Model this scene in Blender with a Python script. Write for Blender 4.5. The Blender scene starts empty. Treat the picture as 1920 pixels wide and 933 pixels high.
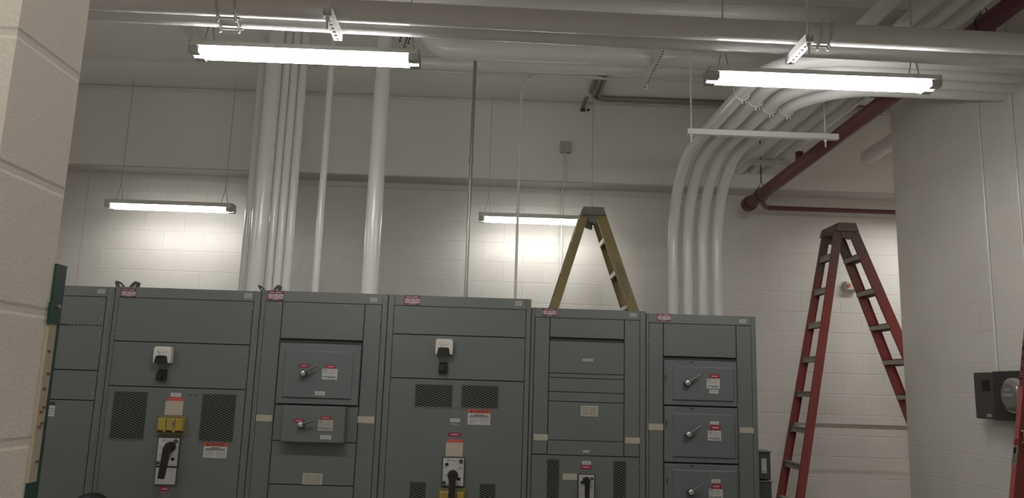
import bpy, math, random
from mathutils import Vector, Matrix
random.seed(7)
SC = bpy.context.scene
COL = SC.collection
H = 1.65                     # eye height of the camera above the floor
FPX, CX, CY = 1470.0, 960.0, 466.5

# ------------------------------------------------------------------ camera
Yw = Vector((-35, -256, -1470)).normalized()
Zw = Vector((264, 8416, -1471)); Zw = (Zw - Yw * Zw.dot(Yw)).normalized()
Xw = Yw.cross(Zw)
R = Matrix((Xw, Yw, Zw))
cam = bpy.data.cameras.new('camera'); cam.sensor_width = 36; cam.lens = FPX / 1920 * 36
cam.clip_start = 0.02
camo = bpy.data.objects.new('camera', cam); COL.objects.link(camo)
EYE = Vector((0, 0, H))
camo.matrix_world = Matrix.Translation(EYE) @ R.to_4x4()
SC.camera = camo

def ray(px, py): return R @ Vector(((px - CX) / FPX, -(py - CY) / FPX, -1))
def onY(px, py, y):
    d = ray(px, py); return EYE + d * (y / d.y)
def onZ(px, py, z):
    d = ray(px, py); return EYE + d * ((z - H) / d.z)
def onX(px, py, x):
    d = ray(px, py); return EYE + d * (x / d.x)

# ------------------------------------------------------------------ materials
def mat(name, col, rough=0.5, metal=0.0, var=0.0, vscale=6.0, bump=0.0, bscale=60.0, emit=None, spec=None):
    m = bpy.data.materials.new(name); m.use_nodes = True
    nt = m.node_tree; b = nt.nodes['Principled BSDF']
    b.inputs['Base Color'].default_value = (*col, 1)
    b.inputs['Roughness'].default_value = rough; b.inputs['Metallic'].default_value = metal
    if spec is not None: b.inputs['Specular IOR Level'].default_value = spec
    tc = nt.nodes.new('ShaderNodeTexCoord')
    if var:
        n = nt.nodes.new('ShaderNodeTexNoise'); n.inputs['Scale'].default_value = vscale; n.inputs['Detail'].default_value = 5
        nt.links.new(tc.outputs['Object'], n.inputs['Vector'])
        mx = nt.nodes.new('ShaderNodeMix'); mx.data_type = 'RGBA'
        mx.inputs[6].default_value = (*[c * (1 - var) for c in col], 1)
        mx.inputs[7].default_value = (*[min(1, c * (1 + var)) for c in col], 1)
        nt.links.new(n.outputs['Fac'], mx.inputs[0]); nt.links.new(mx.outputs[2], b.inputs['Base Color'])
    if bump:
        n2 = nt.nodes.new('ShaderNodeTexNoise'); n2.inputs['Scale'].default_value = bscale; n2.inputs['Detail'].default_value = 4
        nt.links.new(tc.outputs['Object'], n2.inputs['Vector'])
        bp = nt.nodes.new('ShaderNodeBump'); bp.inputs['Strength'].default_value = bump; bp.inputs['Distance'].default_value = 0.004
        nt.links.new(n2.outputs['Fac'], bp.inputs['Height']); nt.links.new(bp.outputs['Normal'], b.inputs['Normal'])
    if emit:
        b.inputs['Emission Color'].default_value = (*emit[0], 1); b.inputs['Emission Strength'].default_value = emit[1]
    return m

def block_mat(name, col, axes, zoff, xoff=0.0, joint=0.55, rough=0.6, grain=0.25, gscale=90.0, mortar_col=0.93, bw=.4064, rh=.2032, ms=.009):
    """painted concrete block laid in running bond; axes = the two world axes the bond lies in"""
    m = bpy.data.materials.new(name); m.use_nodes = True
    nt = m.node_tree; b = nt.nodes['Principled BSDF']; L = nt.links.new
    tc = nt.nodes.new('ShaderNodeTexCoord'); sep = nt.nodes.new('ShaderNodeSeparateXYZ'); L(tc.outputs['Object'], sep.inputs[0])
    cb = nt.nodes.new('ShaderNodeCombineXYZ')
    for i, (a, off) in enumerate(((axes[0], xoff), (axes[1], zoff))):
        ad = nt.nodes.new('ShaderNodeMath'); ad.operation = 'SUBTRACT'; ad.inputs[1].default_value = off
        L(sep.outputs[a], ad.inputs[0]); L(ad.outputs[0], cb.inputs[i])
    br = nt.nodes.new('ShaderNodeTexBrick'); L(cb.outputs[0], br.inputs['Vector'])
    br.offset = 0.5; br.squash = 1.0
    br.inputs['Scale'].default_value = 1.0; br.inputs['Brick Width'].default_value = bw; br.inputs['Row Height'].default_value = rh
    br.inputs['Mortar Size'].default_value = ms; br.inputs['Mortar Smooth'].default_value = 0.6; br.inputs['Bias'].default_value = 0
    br.inputs['Color1'].default_value = (*col, 1); br.inputs['Color2'].default_value = (*[c * .975 for c in col], 1)
    br.inputs['Mortar'].default_value = (*[c * mortar_col for c in col], 1)
    n0 = nt.nodes.new('ShaderNodeTexNoise'); n0.inputs['Scale'].default_value = 1.7; n0.inputs['Detail'].default_value = 6; L(tc.outputs['Object'], n0.inputs['Vector'])
    rmp = nt.nodes.new('ShaderNodeMapRange'); rmp.inputs['From Min'].default_value = .3; rmp.inputs['From Max'].default_value = .7
    rmp.inputs['To Min'].default_value = .93; rmp.inputs['To Max'].default_value = 1.04; L(n0.outputs['Fac'], rmp.inputs['Value'])
    mx = nt.nodes.new('ShaderNodeMix'); mx.data_type = 'RGBA'; mx.blend_type = 'MULTIPLY'; mx.inputs[0].default_value = 1
    L(br.outputs['Color'], mx.inputs[6]); L(rmp.outputs[0], mx.inputs[7]); L(mx.outputs[2], b.inputs['Base Color'])
    b.inputs['Roughness'].default_value = rough
    n2 = nt.nodes.new('ShaderNodeTexNoise'); n2.inputs['Scale'].default_value = gscale; n2.inputs['Detail'].default_value = 3; L(tc.outputs['Object'], n2.inputs['Vector'])
    b1 = nt.nodes.new('ShaderNodeBump'); b1.inputs['Strength'].default_value = grain; b1.inputs['Distance'].default_value = .004; L(n2.outputs['Fac'], b1.inputs['Height'])
    b2 = nt.nodes.new('ShaderNodeBump'); b2.invert = True; b2.inputs['Strength'].default_value = joint; b2.inputs['Distance'].default_value = .006
    L(br.outputs['Fac'], b2.inputs['Height']); L(b1.outputs['Normal'], b2.inputs['Normal']); L(b2.outputs['Normal'], b.inputs['Normal'])
    return m

WALLC = (.74, .72, .685)
M = {}
M['pipe'] = mat('white_painted_steel', (.72, .71, .695), .22, var=.03, vscale=3)
M['ceil'] = mat('ceiling_paint', (.84, .825, .795), .7, var=.05, vscale=1.3, bump=.15, bscale=40)
M['upper'] = mat('upper_wall_paint', (.80, .785, .755), .65, var=.04, vscale=1.2, bump=.1, bscale=30)
M['floor'] = mat('grey_concrete', (.34, .33, .31), .6, var=.15, vscale=3, bump=.1)
M['cab'] = mat('grey_enamel', (.121, .133, .129), .42, var=.03, vscale=2.2, bump=.03, bscale=250)
M['cab_in'] = mat('dark_cavity_metal', (.03, .033, .033), .7)
M['cab_box'] = mat('blue_grey_enamel', (.118, .133, .136), .4, var=.03, vscale=3)
M['frame'] = mat('grey_enamel_frame', (.131, .139, .132), .45, var=.04, vscale=2)
M['grille'] = mat('grille_enamel', (.135, .147, .143), .5)
M['black'] = mat('black_plastic', (.012, .012, .012), .4)
M['blackpit'] = mat('black_void', (.006, .007, .007), .9)
M['white'] = mat('white_plate', (.48, .48, .46), .45)
M['ivory'] = mat('ivory_plastic', (.62, .60, .55), .4)
M['cream'] = mat('cream_tape', (.38, .36, .285), .6, var=.06, vscale=30)
M['paper'] = mat('aged_paper', (.42, .36, .29), .7, var=.05, vscale=30)
M['yellow'] = mat('yellow_plastic', (.34, .255, .045), .45, var=.06, vscale=20)
M['olive'] = mat('dark_yellow_frame', (.16, .14, .06), .5)
M['orange'] = mat('orange_print', (.45, .085, .05), .55)
M['red'] = mat('red_plate', (.26, .024, .042), .45)
M['maroon'] = mat('maroon_sign', (.125, .03, .038), .5, var=.1, vscale=60)
M['ink'] = mat('dark_ink', (.03, .03, .03), .6)
M['palink'] = mat('pale_ink', (.55, .47, .47), .6)
M['greyink'] = mat('grey_ink', (.22, .22, .22), .6)
M['silver'] = mat('brushed_silver', (.55, .55, .54), .35, .7)
M['nameplate'] = mat('pale_metal_plate', (.33, .34, .31), .5, .1, var=.1, vscale=80)
M['chrome'] = mat('chrome', (.7, .7, .7), .18, 1.0)
M['lever'] = mat('dull_lever_steel', (.16, .165, .165), .4, .6)
M['screw'] = mat('screw_steel', (.4, .41, .4), .35, .9)
M['galv'] = mat('galvanised_steel', (.36, .35, .33), .38, .75, var=.08, vscale=20)
M['rod'] = mat('painted_rod', (.52, .51, .49), .45)
M['darkrod'] = mat('dark_steel_wire', (.10, .10, .10), .5, .5)
M['redpipe'] = mat('dark_red_paint', (.15, .05, .058), .45, var=.08, vscale=6)
def dusty(name, col, dust, z0, z1, rough=.55):
    m = mat(name, col, rough, var=.12, vscale=5); nt = m.node_tree; L = nt.links.new; b = nt.nodes['Principled BSDF']
    tc = nt.nodes.new('ShaderNodeTexCoord'); sp = nt.nodes.new('ShaderNodeSeparateXYZ'); L(tc.outputs['Object'], sp.inputs[0])
    n = nt.nodes.new('ShaderNodeTexNoise'); n.inputs['Scale'].default_value = 7; n.inputs['Detail'].default_value = 5; L(tc.outputs['Object'], n.inputs['Vector'])
    ad = nt.nodes.new('ShaderNodeMath'); ad.operation = 'MULTIPLY_ADD'; ad.inputs[1].default_value = 1.0; L(n.outputs['Fac'], ad.inputs[0]); L(sp.outputs['Z'], ad.inputs[2])
    mr = nt.nodes.new('ShaderNodeMapRange'); mr.inputs['From Min'].default_value = z0 + .5; mr.inputs['From Max'].default_value = z1 + .5; L(ad.outputs[0], mr.inputs['Value'])
    mx = nt.nodes.new('ShaderNodeMix'); mx.data_type = 'RGBA'; src = b.inputs['Base Color'].links[0].from_socket
    L(mr.outputs[0], mx.inputs[0]); L(src, mx.inputs[6]); mx.inputs[7].default_value = (*dust, 1); L(mx.outputs[2], b.inputs['Base Color'])
    return m
M['fgred'] = dusty('red_fibreglass', (.29, .06, .055), (.15, .11, .10), 2.4, 3.05)
M['fgredcap'] = mat('dusty_red_cap', (.17, .12, .112), .6, var=.2, vscale=20)
M['fgyel'] = mat('yellow_fibreglass', (.26, .20, .075), .55, var=.12, vscale=5)
M['fgyelcap'] = mat('dusty_brown_cap', (.20, .18, .15), .6, var=.2, vscale=20)
M['alu'] = mat('dull_aluminium', (.40, .36, .31), .55, .15, var=.15, vscale=25)
M['alulight'] = mat('pale_aluminium', (.52, .51, .47), .5, .2, var=.08, vscale=25)
M['lamp'] = mat('white_lamp_enamel', (.62, .62, .60), .4)
M['lamphold'] = mat('grey_lampholder', (.42, .42, .41), .45)
M['tube_back'] = mat('fluorescent_tube_low', (.9, .9, .9), .4, emit=((1.0, .975, .92), 17.0))
M['tube'] = mat('fluorescent_tube', (.9, .9, .9), .4, emit=((1.0, .985, .955), 48.0))
M['green'] = mat('dark_green_paint', (.016, .055, .045), .4, var=.1, vscale=15)
M['bare'] = mat('bare_plaster_strip', (.44, .38, .29), .8, var=.12, vscale=40, bump=.2)
M['rust'] = mat('rust', (.20, .09, .05), .8, var=.3, vscale=80)
M['brown'] = mat('brown_enamel', (.068, .055, .047), .5, var=.05, vscale=10)
M['darkbrown'] = mat('dark_enamel', (.03, .028, .027), .5)
M['glass'] = mat('smoky_meter_glass', (.17, .165, .15), .15)
M['dark'] = mat('dark_grey_enamel', (.05, .052, .05), .5)
M['flex'] = mat('grey_flexible_conduit', (.22, .21, .19), .5, .3, bump=.5, bscale=120)
M['soffit'] = mat('soffit_shade_grey', (.55, .54, .515), .75, var=.06, vscale=3)  # darker grey puts the shade under the overhang into the colour
M['trim'] = mat('ledge_paint', (.66, .635, .59), .55, var=.04, vscale=3)

# ------------------------------------------------------------------ mesh builder
class MB:
    def __init__(s): s.v = []; s.f = []; s.sm = []
    def add(s, vs, fs, smooth=False):
        o = len(s.v); s.v += [tuple(p) for p in vs]
        for f in fs: s.f.append(tuple(i + o for i in f)); s.sm.append(smooth)
        return s
    def box(s, x0, x1, y0, y1, z0, z1):
        if x0 > x1: x0, x1 = x1, x0
        if y0 > y1: y0, y1 = y1, y0
        if z0 > z1: z0, z1 = z1, z0
        v = [(x, y, z) for z in (z0, z1) for y in (y0, y1) for x in (x0, x1)]
        return s.add(v, [(0, 2, 3, 1), (4, 5, 7, 6), (0, 1, 5, 4), (2, 6, 7, 3), (0, 4, 6, 2), (1, 3, 7, 5)])
    def plate(s, x0, x1, z0, z1, yf, yb, c=.002):
        """box facing -Y with chamfered front edges"""
        if z0 > z1: z0, z1 = z1, z0
        c = min(c, (x1 - x0) * .3, (z1 - z0) * .3, (yb - yf) * .9)
        v = [(x0, yb, z0), (x1, yb, z0), (x1, yb, z1), (x0, yb, z1),
             (x0, yf + c, z0), (x1, yf + c, z0), (x1, yf + c, z1), (x0, yf + c, z1),
             (x0 + c, yf, z0 + c), (x1 - c, yf, z0 + c), (x1 - c, yf, z1 - c), (x0 + c, yf, z1 - c)]
        f = [(8, 9, 10, 11), (3, 2, 1, 0)]
        for i in range(4):
            j = (i + 1) % 4
            f += [(i, j, 4 + j, 4 + i), (4 + i, 4 + j, 8 + j, 8 + i)]
        return s.add(v, f)
    def prism(s, poly, y0, y1):
        """polygon in (x,z), counter-clockwise seen from -Y, extruded from y0 (front) to y1"""
        n = len(poly)
        v = [(x, y0, z) for x, z in poly] + [(x, y1, z) for x, z in poly]
        f = [tuple(range(n)), tuple(range(2 * n - 1, n - 1, -1))]
        for i in range(n):
            j = (i + 1) % n; f.append((i, n + i, n + j, j))
        return s.add(v, f)
    def tube(s, path, r, n=14, cap=True, closed=False):
        P = [Vector(p) for p in path]
        m = len(P); rings = []; up = None
        for i in range(m):
            if closed: t = (P[(i + 1) % m] - P[i - 1]).normalized()
            elif i == 0: t = (P[1] - P[0]).normalized()
            elif i == m - 1: t = (P[-1] - P[-2]).normalized()
            else: t = ((P[i + 1] - P[i]).normalized() + (P[i] - P[i - 1]).normalized()).normalized()
            if up is None:
                a = Vector((0, 0, 1)) if abs(t.z) < .9 else Vector((0, 1, 0)); up = (a - t * a.dot(t)).normalized()
            else: up = (up - t * up.dot(t)).normalized()
            b = t.cross(up); rr = r[i] if isinstance(r, (list, tuple)) else r
            rings.append([P[i] + (up * math.cos(q) + b * math.sin(q)) * rr for q in [2 * math.pi * k / n for k in range(n)]])
        v = [p for g in rings for p in g]; f = []
        for i in range(m if closed else m - 1):
            i2 = (i + 1) % m
            for k in range(n):
                k2 = (k + 1) % n; f.append((i * n + k, i2 * n + k, i2 * n + k2, i * n + k2))
        f = [(a, d, c, b_) for a, b_, c, d in f]
        s.add(v, f, True)
        if cap and not closed:
            s.add(rings[0], [tuple(range(n))]); s.add(rings[-1], [tuple(range(n - 1, -1, -1))])
        return s
    def beam(s, p0, p1, u, prof, w=None):
        """sweep a 2D profile [(a,b)] along p0->p1; a runs along u, b along the third axis"""
        p0, p1 = Vector(p0), Vector(p1); t = (p1 - p0).normalized()
        u = Vector(u); u = (u - t * u.dot(t)).normalized(); w = t.cross(u) if w is None else Vector(w)
        n = len(prof)
        v = [p0 + u * a + w * b for a, b in prof] + [p1 + u * a + w * b for a, b in prof]
        f = [tuple(range(n - 1, -1, -1)), tuple(range(n, 2 * n))]
        for i in range(n):
            j = (i + 1) % n; f.append((i, j, n + j, n + i))
        return s.add(v, f)
    def build(s, name, m, parent=None, loc=None):
        me = bpy.data.meshes.new(name); me.from_pydata(s.v, [], s.f); me.update()
        me.polygons.foreach_set('use_smooth', s.sm)
        import bmesh
        bm = bmesh.new(); bm.from_mesh(me); bmesh.ops.recalc_face_normals(bm, faces=bm.faces); bm.to_mesh(me); bm.free()
        me.materials.append(m if not isinstance(m, str) else M[m])
        o = bpy.data.objects.new(name, me); COL.objects.link(o)
        if parent is not None:
            o.parent = parent
            if parent.type == 'EMPTY': o.matrix_parent_inverse = Matrix.Translation(-Vector(parent.location))
        return o

def tag(o, label, cat, group=None):
    o['label'] = label; o['category'] = cat
    if group: o['group'] = group
    return o
def thing(name, label, cat, loc=(0, 0, 0), group=None):
    o = bpy.data.objects.new(name, None); o.empty_display_size = .1; COL.objects.link(o); o.location = loc
    return tag(o, label, cat, group)
def struct(name, mb, m, parent=None):
    o = mb.build(name, m, parent); o['kind'] = 'structure'; return o
def fillet(pts, r, n=10):
    P = [Vector(p) for p in pts]; out = [P[0]]
    for i in range(1, len(P) - 1):
        a = (P[i - 1] - P[i]); b = (P[i + 1] - P[i]); la, lb = a.length, b.length; a.normalize(); b.normalize()
        ang = a.angle(b); rr = r[i - 1] if isinstance(r, (list, tuple)) else r
        t = rr / math.tan(ang / 2); t = min(t, la * .98, lb * .98); rr = t * math.tan(ang / 2)
        c = P[i] + (a + b).normalized() * (rr / math.sin(ang / 2))
        s0 = P[i] + a * t - c; s1 = P[i] + b * t - c; tot = s0.angle(s1)
        for k in range(n + 1):
            q = k / n; out.append(c + (s0 * math.sin((1 - q) * tot) + s1 * math.sin(q * tot)) / math.sin(tot))
    out.append(P[-1]); return out
def text_part(name, txt, m, parent, x, y, z, size, width=None):
    cu = bpy.data.curves.new(name, 'FONT'); cu.body = txt; cu.size = size; cu.extrude = .0004; cu.align_x = 'CENTER'; cu.align_y = 'CENTER'
    cu.resolution_u = 3; cu.offset = size * .012
    t = bpy.data.objects.new(name, cu); COL.objects.link(t); bpy.context.view_layer.update()
    me = bpy.data.meshes.new_from_object(t.evaluated_get(bpy.context.evaluated_depsgraph_get()))
    bpy.data.objects.remove(t); bpy.data.curves.remove(cu)
    xs = [v.co.x for v in me.vertices]; w = max(xs) - min(xs); k = (width / w) if width else 1
    for v in me.vertices:
        a, b, c = v.co; v.co = (x + a * k, y - c, z + b)
    me.materials.clear(); me.materials.append(M[m]); me.name = name
    o = bpy.data.objects.new(name, me); COL.objects.link(o); o.parent = parent
    if parent.type == 'EMPTY': o.matrix_parent_inverse = Matrix.Translation(-Vector(parent.location))
    return o

# ------------------------------------------------------------------ the room
D_CAB, D_WALL, D_UP = 5.6, 7.9, 7.6
XR, YR = 3.28, 6.27           # corner of the block pier on the right
XL, Y_BACK = -5.6, -3.2
Z_CEIL = H + 2.86
Z_LEDGE = onY(900, 348, D_WALL).z
jb = onY(1560, 738.5, D_WALL).z
jr = onX(1750, 737, XR).z
struct('floor', MB().box(XL - .2, 5.8, Y_BACK - .2, D_WALL + .3, -.2, 0), 'floor')
struct('ceiling', MB().box(XL - .2, 5.8, Y_BACK - .2, D_WALL + .3, Z_CEIL, Z_CEIL + .2), 'ceil')
struct('wall_back', MB().box(XL - .2, 5.8, D_WALL, D_WALL + .3, 0, Z_CEIL),
       block_mat('block_back', WALLC, ('X', 'Z'), jb - 20 * .2032, onY(1618, 700, D_WALL).x - 40 * .4064, joint=.5, mortar_col=.985, ms=.006))
struct('wall_back_upper', MB().box(XL - .2, 5.8, D_UP, D_WALL + .01, Z_LEDGE, Z_CEIL), 'upper')
struct('trim_3', MB().box(XL, 5.6, D_UP + .004, D_WALL - .03, Z_LEDGE - .012, Z_LEDGE + .002), 'soffit')  # thin strip added to carry the painted soffit shade
struct('trim_1', MB().plate(XL, 5.8, onY(900, 358, D_WALL - .03).z, Z_LEDGE, D_WALL - .03, D_WALL + .02, .008), 'trim')
struct('wall_right', MB().box(XR, 5.8, Y_BACK, YR, 0, Z_CEIL),
       block_mat('block_right', (.70, .67, .62), ('Y', 'Z'), jr - 20 * .2032, YR - 30 * .4064, joint=.28, mortar_col=.985))
struct('wall_alcove', MB().box(5.6, 5.8, YR, D_WALL, 0, Z_CEIL), 'upper')
struct('wall_left', MB().box(XL - .2, XL, Y_BACK, D_WALL, 0, Z_CEIL), 'upper')
struct('wall_rear', MB().box(XL, XR, Y_BACK - .2, Y_BACK, 0, Z_CEIL), 'upper')
XP, YP0, YP1 = -.732, 1.121, 1.300
jp = onY(145, 147, YP1).z
struct('wall_near', MB().box(XL, XP, YP0, YP1, 0, Z_CEIL),
       block_mat('block_near', (.78, .715, .64), ('Y', 'Z'), jp - 20 * .2032 - .0, YP0 - 5 * .4064 - .1, joint=.22, grain=.2, gscale=170, mortar_col=.93, ms=.010, bw=8.0))
# control joint on the far left of the back wall
p0, p1 = onY(167, 335, D_WALL - .004), onY(145, 533, D_WALL - .004)
struct('trim_2', MB().box(p0.x - .0025, p0.x + .0025, D_WALL - .002, D_WALL + .01, 0, Z_LEDGE), 'rod')

# ------------------------------------------------------------------ steel jamb on the near wall
zt = onY(112, 497, YP1 + .02).z
jamb = thing('door_jamb', 'dark green painted steel jamb on the end of the near block wall', 'door frame', (XP, YP1 + .03, 0))
MB().prism([(XP - .10, 0), (XP + .004, 0), (XP + .004, zt), (XP - .10, zt)], YP1 + .0002, YP1 + .031).build('channel', 'green', jamb)
zA, zB = onY(90, 606, YP1).z, onY(55, 905, YP1).z
fl = MB().box(XP + .001, XP + .006, YP1 - .004, YP1 + .026, zA, zA + .035)
fl.build('flange', 'green', jamb)
st = MB().box(XP - .002, XP + .0045, YP1 - .001, YP1 + .021, zB, zA).build('bare_strip', 'bare', jamb)
st['label'] = 'bare beige strip with rusty fixing marks'
rs = MB()
for y, q in ((660, 0), (702, 1), (730, 0), (766, 1), (774, 0), (796, 1), (802, 0), (868, 1)):
    z = onY(70, y, YP1 + .01).z; yy = YP1 + .004 + .006 * q
    rs.prism([(0, 0)] * 0 or [(XP + .0040, z), (XP + .0052, z), (XP + .0052, z + .004), (XP + .0040, z + .004)], yy, yy + .009)
rs.build('rust_marks', 'rust', st)
MB().tube([(XP + .006, YP1 + .015, zt - .07), (XP + .009, YP1 + .015, zt - .07)], .0035, 10).build('screw', 'screw', jamb)

# ------------------------------------------------------------------ switchboard
def XF(px, py): return onY(px, py, D_CAB).x
def ZF(px, py): return onY(px, py, D_CAB).z
def RC(x0, y0, x1, y1):
    xm, ym = (x0 + x1) / 2, (y0 + y1) / 2
    return XF(x0, ym), XF(x1, ym), ZF(xm, y1), ZF(xm, y0)      # X0 X1 Z0 Z1
YF = D_CAB - .004            # face of the panels
def panel(par, X0, X1, Z0, Z1, name='panel', m='cab', proud=.004, g=.003, c=.0015):
    return MB().plate(X0 + g, X1 - g, Z0 + g, Z1 - g, D_CAB - proud, D_CAB + .010, c).build(name, m, par)
def screws(par, pts, y=YF):
    for px, py in pts:
        p = onY(px, py, y)
        MB().tube([(p.x, y + .001, p.z), (p.x, y - .003, p.z), (p.x, y - .005, p.z)], [.006, .006, .003], 10).build('screw', 'screw', par)
def flat(par, name, box, m, t=.0015, y=YF, c=.0005):
    X0, X1, Z0, Z1 = box
    return MB().plate(X0, X1, Z0, Z1, y - t, y, c).build(name, m, par)
def bars(par, box, rows, m, y, name='printed_lines'):
    """rows = (z fraction from the top, height fraction, [(x0,x1) fractions])"""
    X0, X1, Z0, Z1 = box; W, Hh = X1 - X0, Z1 - Z0; b = MB()
    for zf, hf, segs in rows:
        for a, c in segs:
            b.box(X0 + a * W, X0 + c * W, y - .0006, y + .0003, Z1 - (zf + hf / 2) * Hh, Z1 - (zf - hf / 2) * Hh)
    return b.build(name, m, par)
def grille(par, box, y=YF):
    X0, X1, Z0, Z1 = box
    g = MB().plate(X0, X1, Z0, Z1, y - .001, y + .002, .0004).build('vent_opening', 'blackpit', par)
    cw, ch, w = .036, .0084, .0030
    lat = MB(); nx = max(2, round((X1 - X0) / (cw / 2))); dx = (X1 - X0) / nx; nz = max(2, round((Z1 - Z0) / ch)); dz = (Z1 - Z0) / nz
    for r in range(nz + 1):
        zc = Z0 + r * dz
        for i in range(nx):
            a = (i + r) % 2
            za = zc + (.5 if a else -.5) * dz * .92; zb = zc - (.5 if a else -.5) * dz * .92
            za, zb = min(max(za, Z0), Z1), min(max(zb, Z0), Z1)
            xa, xb = X0 + i * dx, X0 + (i + 1) * dx
            lat.prism([(xa, za - w / 2), (xb, zb - w / 2), (xb, zb + w / 2), (xa, za + w / 2)], y - .004, y - .001)
    rim = .004
    lat.box(X0, X1, y - .004, y, Z0 - rim, Z0); lat.box(X0, X1, y - .004, y, Z1, Z1 + rim)
    lat.build('mesh_grille', 'grille', g)
    return g
def section(label, XA, XB, ztop, post_l, post_r, zpanel, depth=1.33):
    """one bay of the switchboard: body, front frame"""
    s = thing('switchboard_section', label, 'switchboard', ((XA + XB) / 2, D_CAB + depth / 2, 0), 'bays of the grey switchboard')
    XA += .0025; XB -= .0025
    MB().box(XA, XB, D_CAB + .012, D_CAB + depth, .06, ztop - .001).build('body', 'cab_in', s)
    b = MB()
    b.plate(XA, post_l, .06, ztop, D_CAB, D_CAB + .03, .003); b.plate(post_r, XB, .06, ztop, D_CAB, D_CAB + .03, .003)
    b.plate(post_l, post_r, zpanel, ztop, D_CAB, D_CAB + .03, .003); b.plate(post_l, post_r, .06, .14, D_CAB, D_CAB + .03, .003)
    # rolled rib along each post
    b.box(XA + .012, XA + .016, D_CAB - .002, D_CAB + .002, .08, ztop - .02); b.box(XB - .016, XB - .012, D_CAB - .002, D_CAB + .002, .08, ztop - .02)
    b.build('front_frame', 'frame', s)
    sh = MB(); sh.box(XA, XA + .003, D_CAB + .03, D_CAB + depth, .06, ztop); sh.box(XB - .003, XB, D_CAB + .03, D_CAB + depth, .06, ztop)
    sh.box(XA, XB, D_CAB + .03, D_CAB + depth, ztop - .003, ztop + .0005)
    sh.build('side_and_top_covers', 'cab', s)
    MB().box(XA + .01, XB - .01, D_CAB + .05, D_CAB + depth - .02, 0, .06).build('plinth', 'dark', s)
    return s
def top_sign(s, box, y=D_CAB):
    f = flat(s, 'warning_sign', box, 'maroon', .002, y)
    bars(f, box, [(.17, .07, [(.12, .42), (.5, .86)]), (.40, .12, [(.05, .34), (.38, .66), (.70, .98)]),
                  (.57, .11, [(.05, .40), (.43, .83), (.87, .98)]), (.74, .11, [(.05, .33), (.37, .97)]), (.88, .05, [(.3, .7)])], 'palink', y - .002)
def name_plate(s, box, y=D_CAB):
    f = flat(s, 'number_plate', box, 'nameplate', .002, y)
    bars(f, box, [(.3, .08, [(.15, .8)]), (.55, .08, [(.15, .6)]), (.75, .06, [(.3, .85)])], 'greyink', y - .002)
def label_white(s, box, y=YF, m='white', lines=3):
    f = flat(s, 'label', box, m, .0012, y)
    bars(f, box, [((k + 1) / (lines + 1), .10, [(.1, .45), (.5, .9)]) for k in range(lines)], 'greyink', y - .0012)
    return f
def red_plate(s, box, y=YF):
    f = flat(s, 'red_plate', box, 'red', .002, y)
    bars(f, box, [(.5, .18, [(.2, .8)])], 'palink', y - .002)
def hazard_sign(s, box, word, y=YF):
    X0, X1, Z0, Z1 = box; zc = Z1 - .25 * (Z1 - Z0)
    f = flat(s, 'hazard_sign', box, 'white', .0015, y)
    hd = MB().box(X0, X1, y - .0022, y - .001, zc, Z1).build('red_header', 'orange', f)
    W = X1 - X0; hz = (Z1 - zc)
    text_part('lettering', word, 'ink', f, X0 + .58 * W, y - .0026, zc + hz * .45, hz * .95, W * .62)
    MB().prism([(X0 + .09 * W, zc + hz * .12), (X0 + .24 * W, zc + hz * .12), (X0 + .165 * W, zc + hz * .9)], y - .0028, y - .002).build('hazard_triangle', 'ink', f)
    bars(f, box, [(.34, .045, [(.3, .7)]), (.42, .05, [(.1, .9)]), (.50, .035, [(.06, .95)])], 'ink', y - .0015, 'heading_lines')
    bars(f, box, [(.60, .03, [(.06, .46), (.54, .94)]), (.67, .03, [(.06, .42), (.5, .94)]), (.74, .03, [(.06, .44), (.5, .92)]), (.82, .03, [(.06, .5), (.56, .92)]), (.92, .03, [(.06, .3), (.6, .94)])], 'greyink', y - .0015)
def meter(s, box):
    X0, X1, Z0, Z1 = box; W, Hh = X1 - X0, Z1 - Z0; y = YF
    def q(a, b): return (X0 + a * W, Z0 + b * Hh)
    f = MB().prism([q(.03, 0), q(.97, 0), q(1, .35), q(.98, .9), q(.9, 1), q(.1, 1), q(.02, .9), q(0, .35)], y - .045, y).build('panel_meter', 'ivory', s)
    MB().prism([q(.10, -.02), q(.86, -.02), q(.78, .40), q(.70, .44), q(.26, .44), q(.17, .40)], y - .052, y - .043).build('meter_cover', 'black', f)
    n = MB(); a, b = q(.40, .44), q(.20, .74)
    n.prism([(a[0], a[1]), (a[0] + .004, a[1]), (b[0] + .003, b[1]), (b[0], b[1])], y - .0465, y - .044)
    n.build('needle', 'ink', f)
    sc = MB()
    for k in range(9):
        t = math.radians(140 - k * 12.5); c = q(.5, .2)
        x, z = c[0] + math.cos(t) * W * .40, c[1] + math.sin(t) * Hh * .62
        sc.box(x - .001, x + .001, y - .046, y - .044, z - .004, z + .004)
    x0, z0 = q(.34, .63); x1, z1 = q(.74, .65); sc.box(x0, x1, y - .046, y - .044, z0, z0 + .003)
    x0, z0 = q(.45, .54); x1, z1 = q(.62, .54); sc.box(x0, x1, y - .046, y - .044, z0, z0 + .002)
    sc.build('meter_scale', 'greyink', f)
def selector(s, box):
    X0, X1, Z0, Z1 = box; y = YF; W, Hh = X1 - X0, Z1 - Z0
    f = MB().plate(X0 + .1 * W, X1, Z0 + .84 * Hh, Z1, y - .012, y, .003).build('selector_switch', 'black', s)
    MB().plate(X0 + .06 * W, X1, Z0, Z0 + .78 * Hh, y - .03, y, .006).build('switch_body', 'black', f)
    MB().tube([((X0 + X1) / 2, y - .03, Z0 + .4 * Hh), ((X0 + X1) / 2, y - .05, Z0 + .4 * Hh)], W * .26, 16).build('switch_knob', 'black', f)
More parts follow.
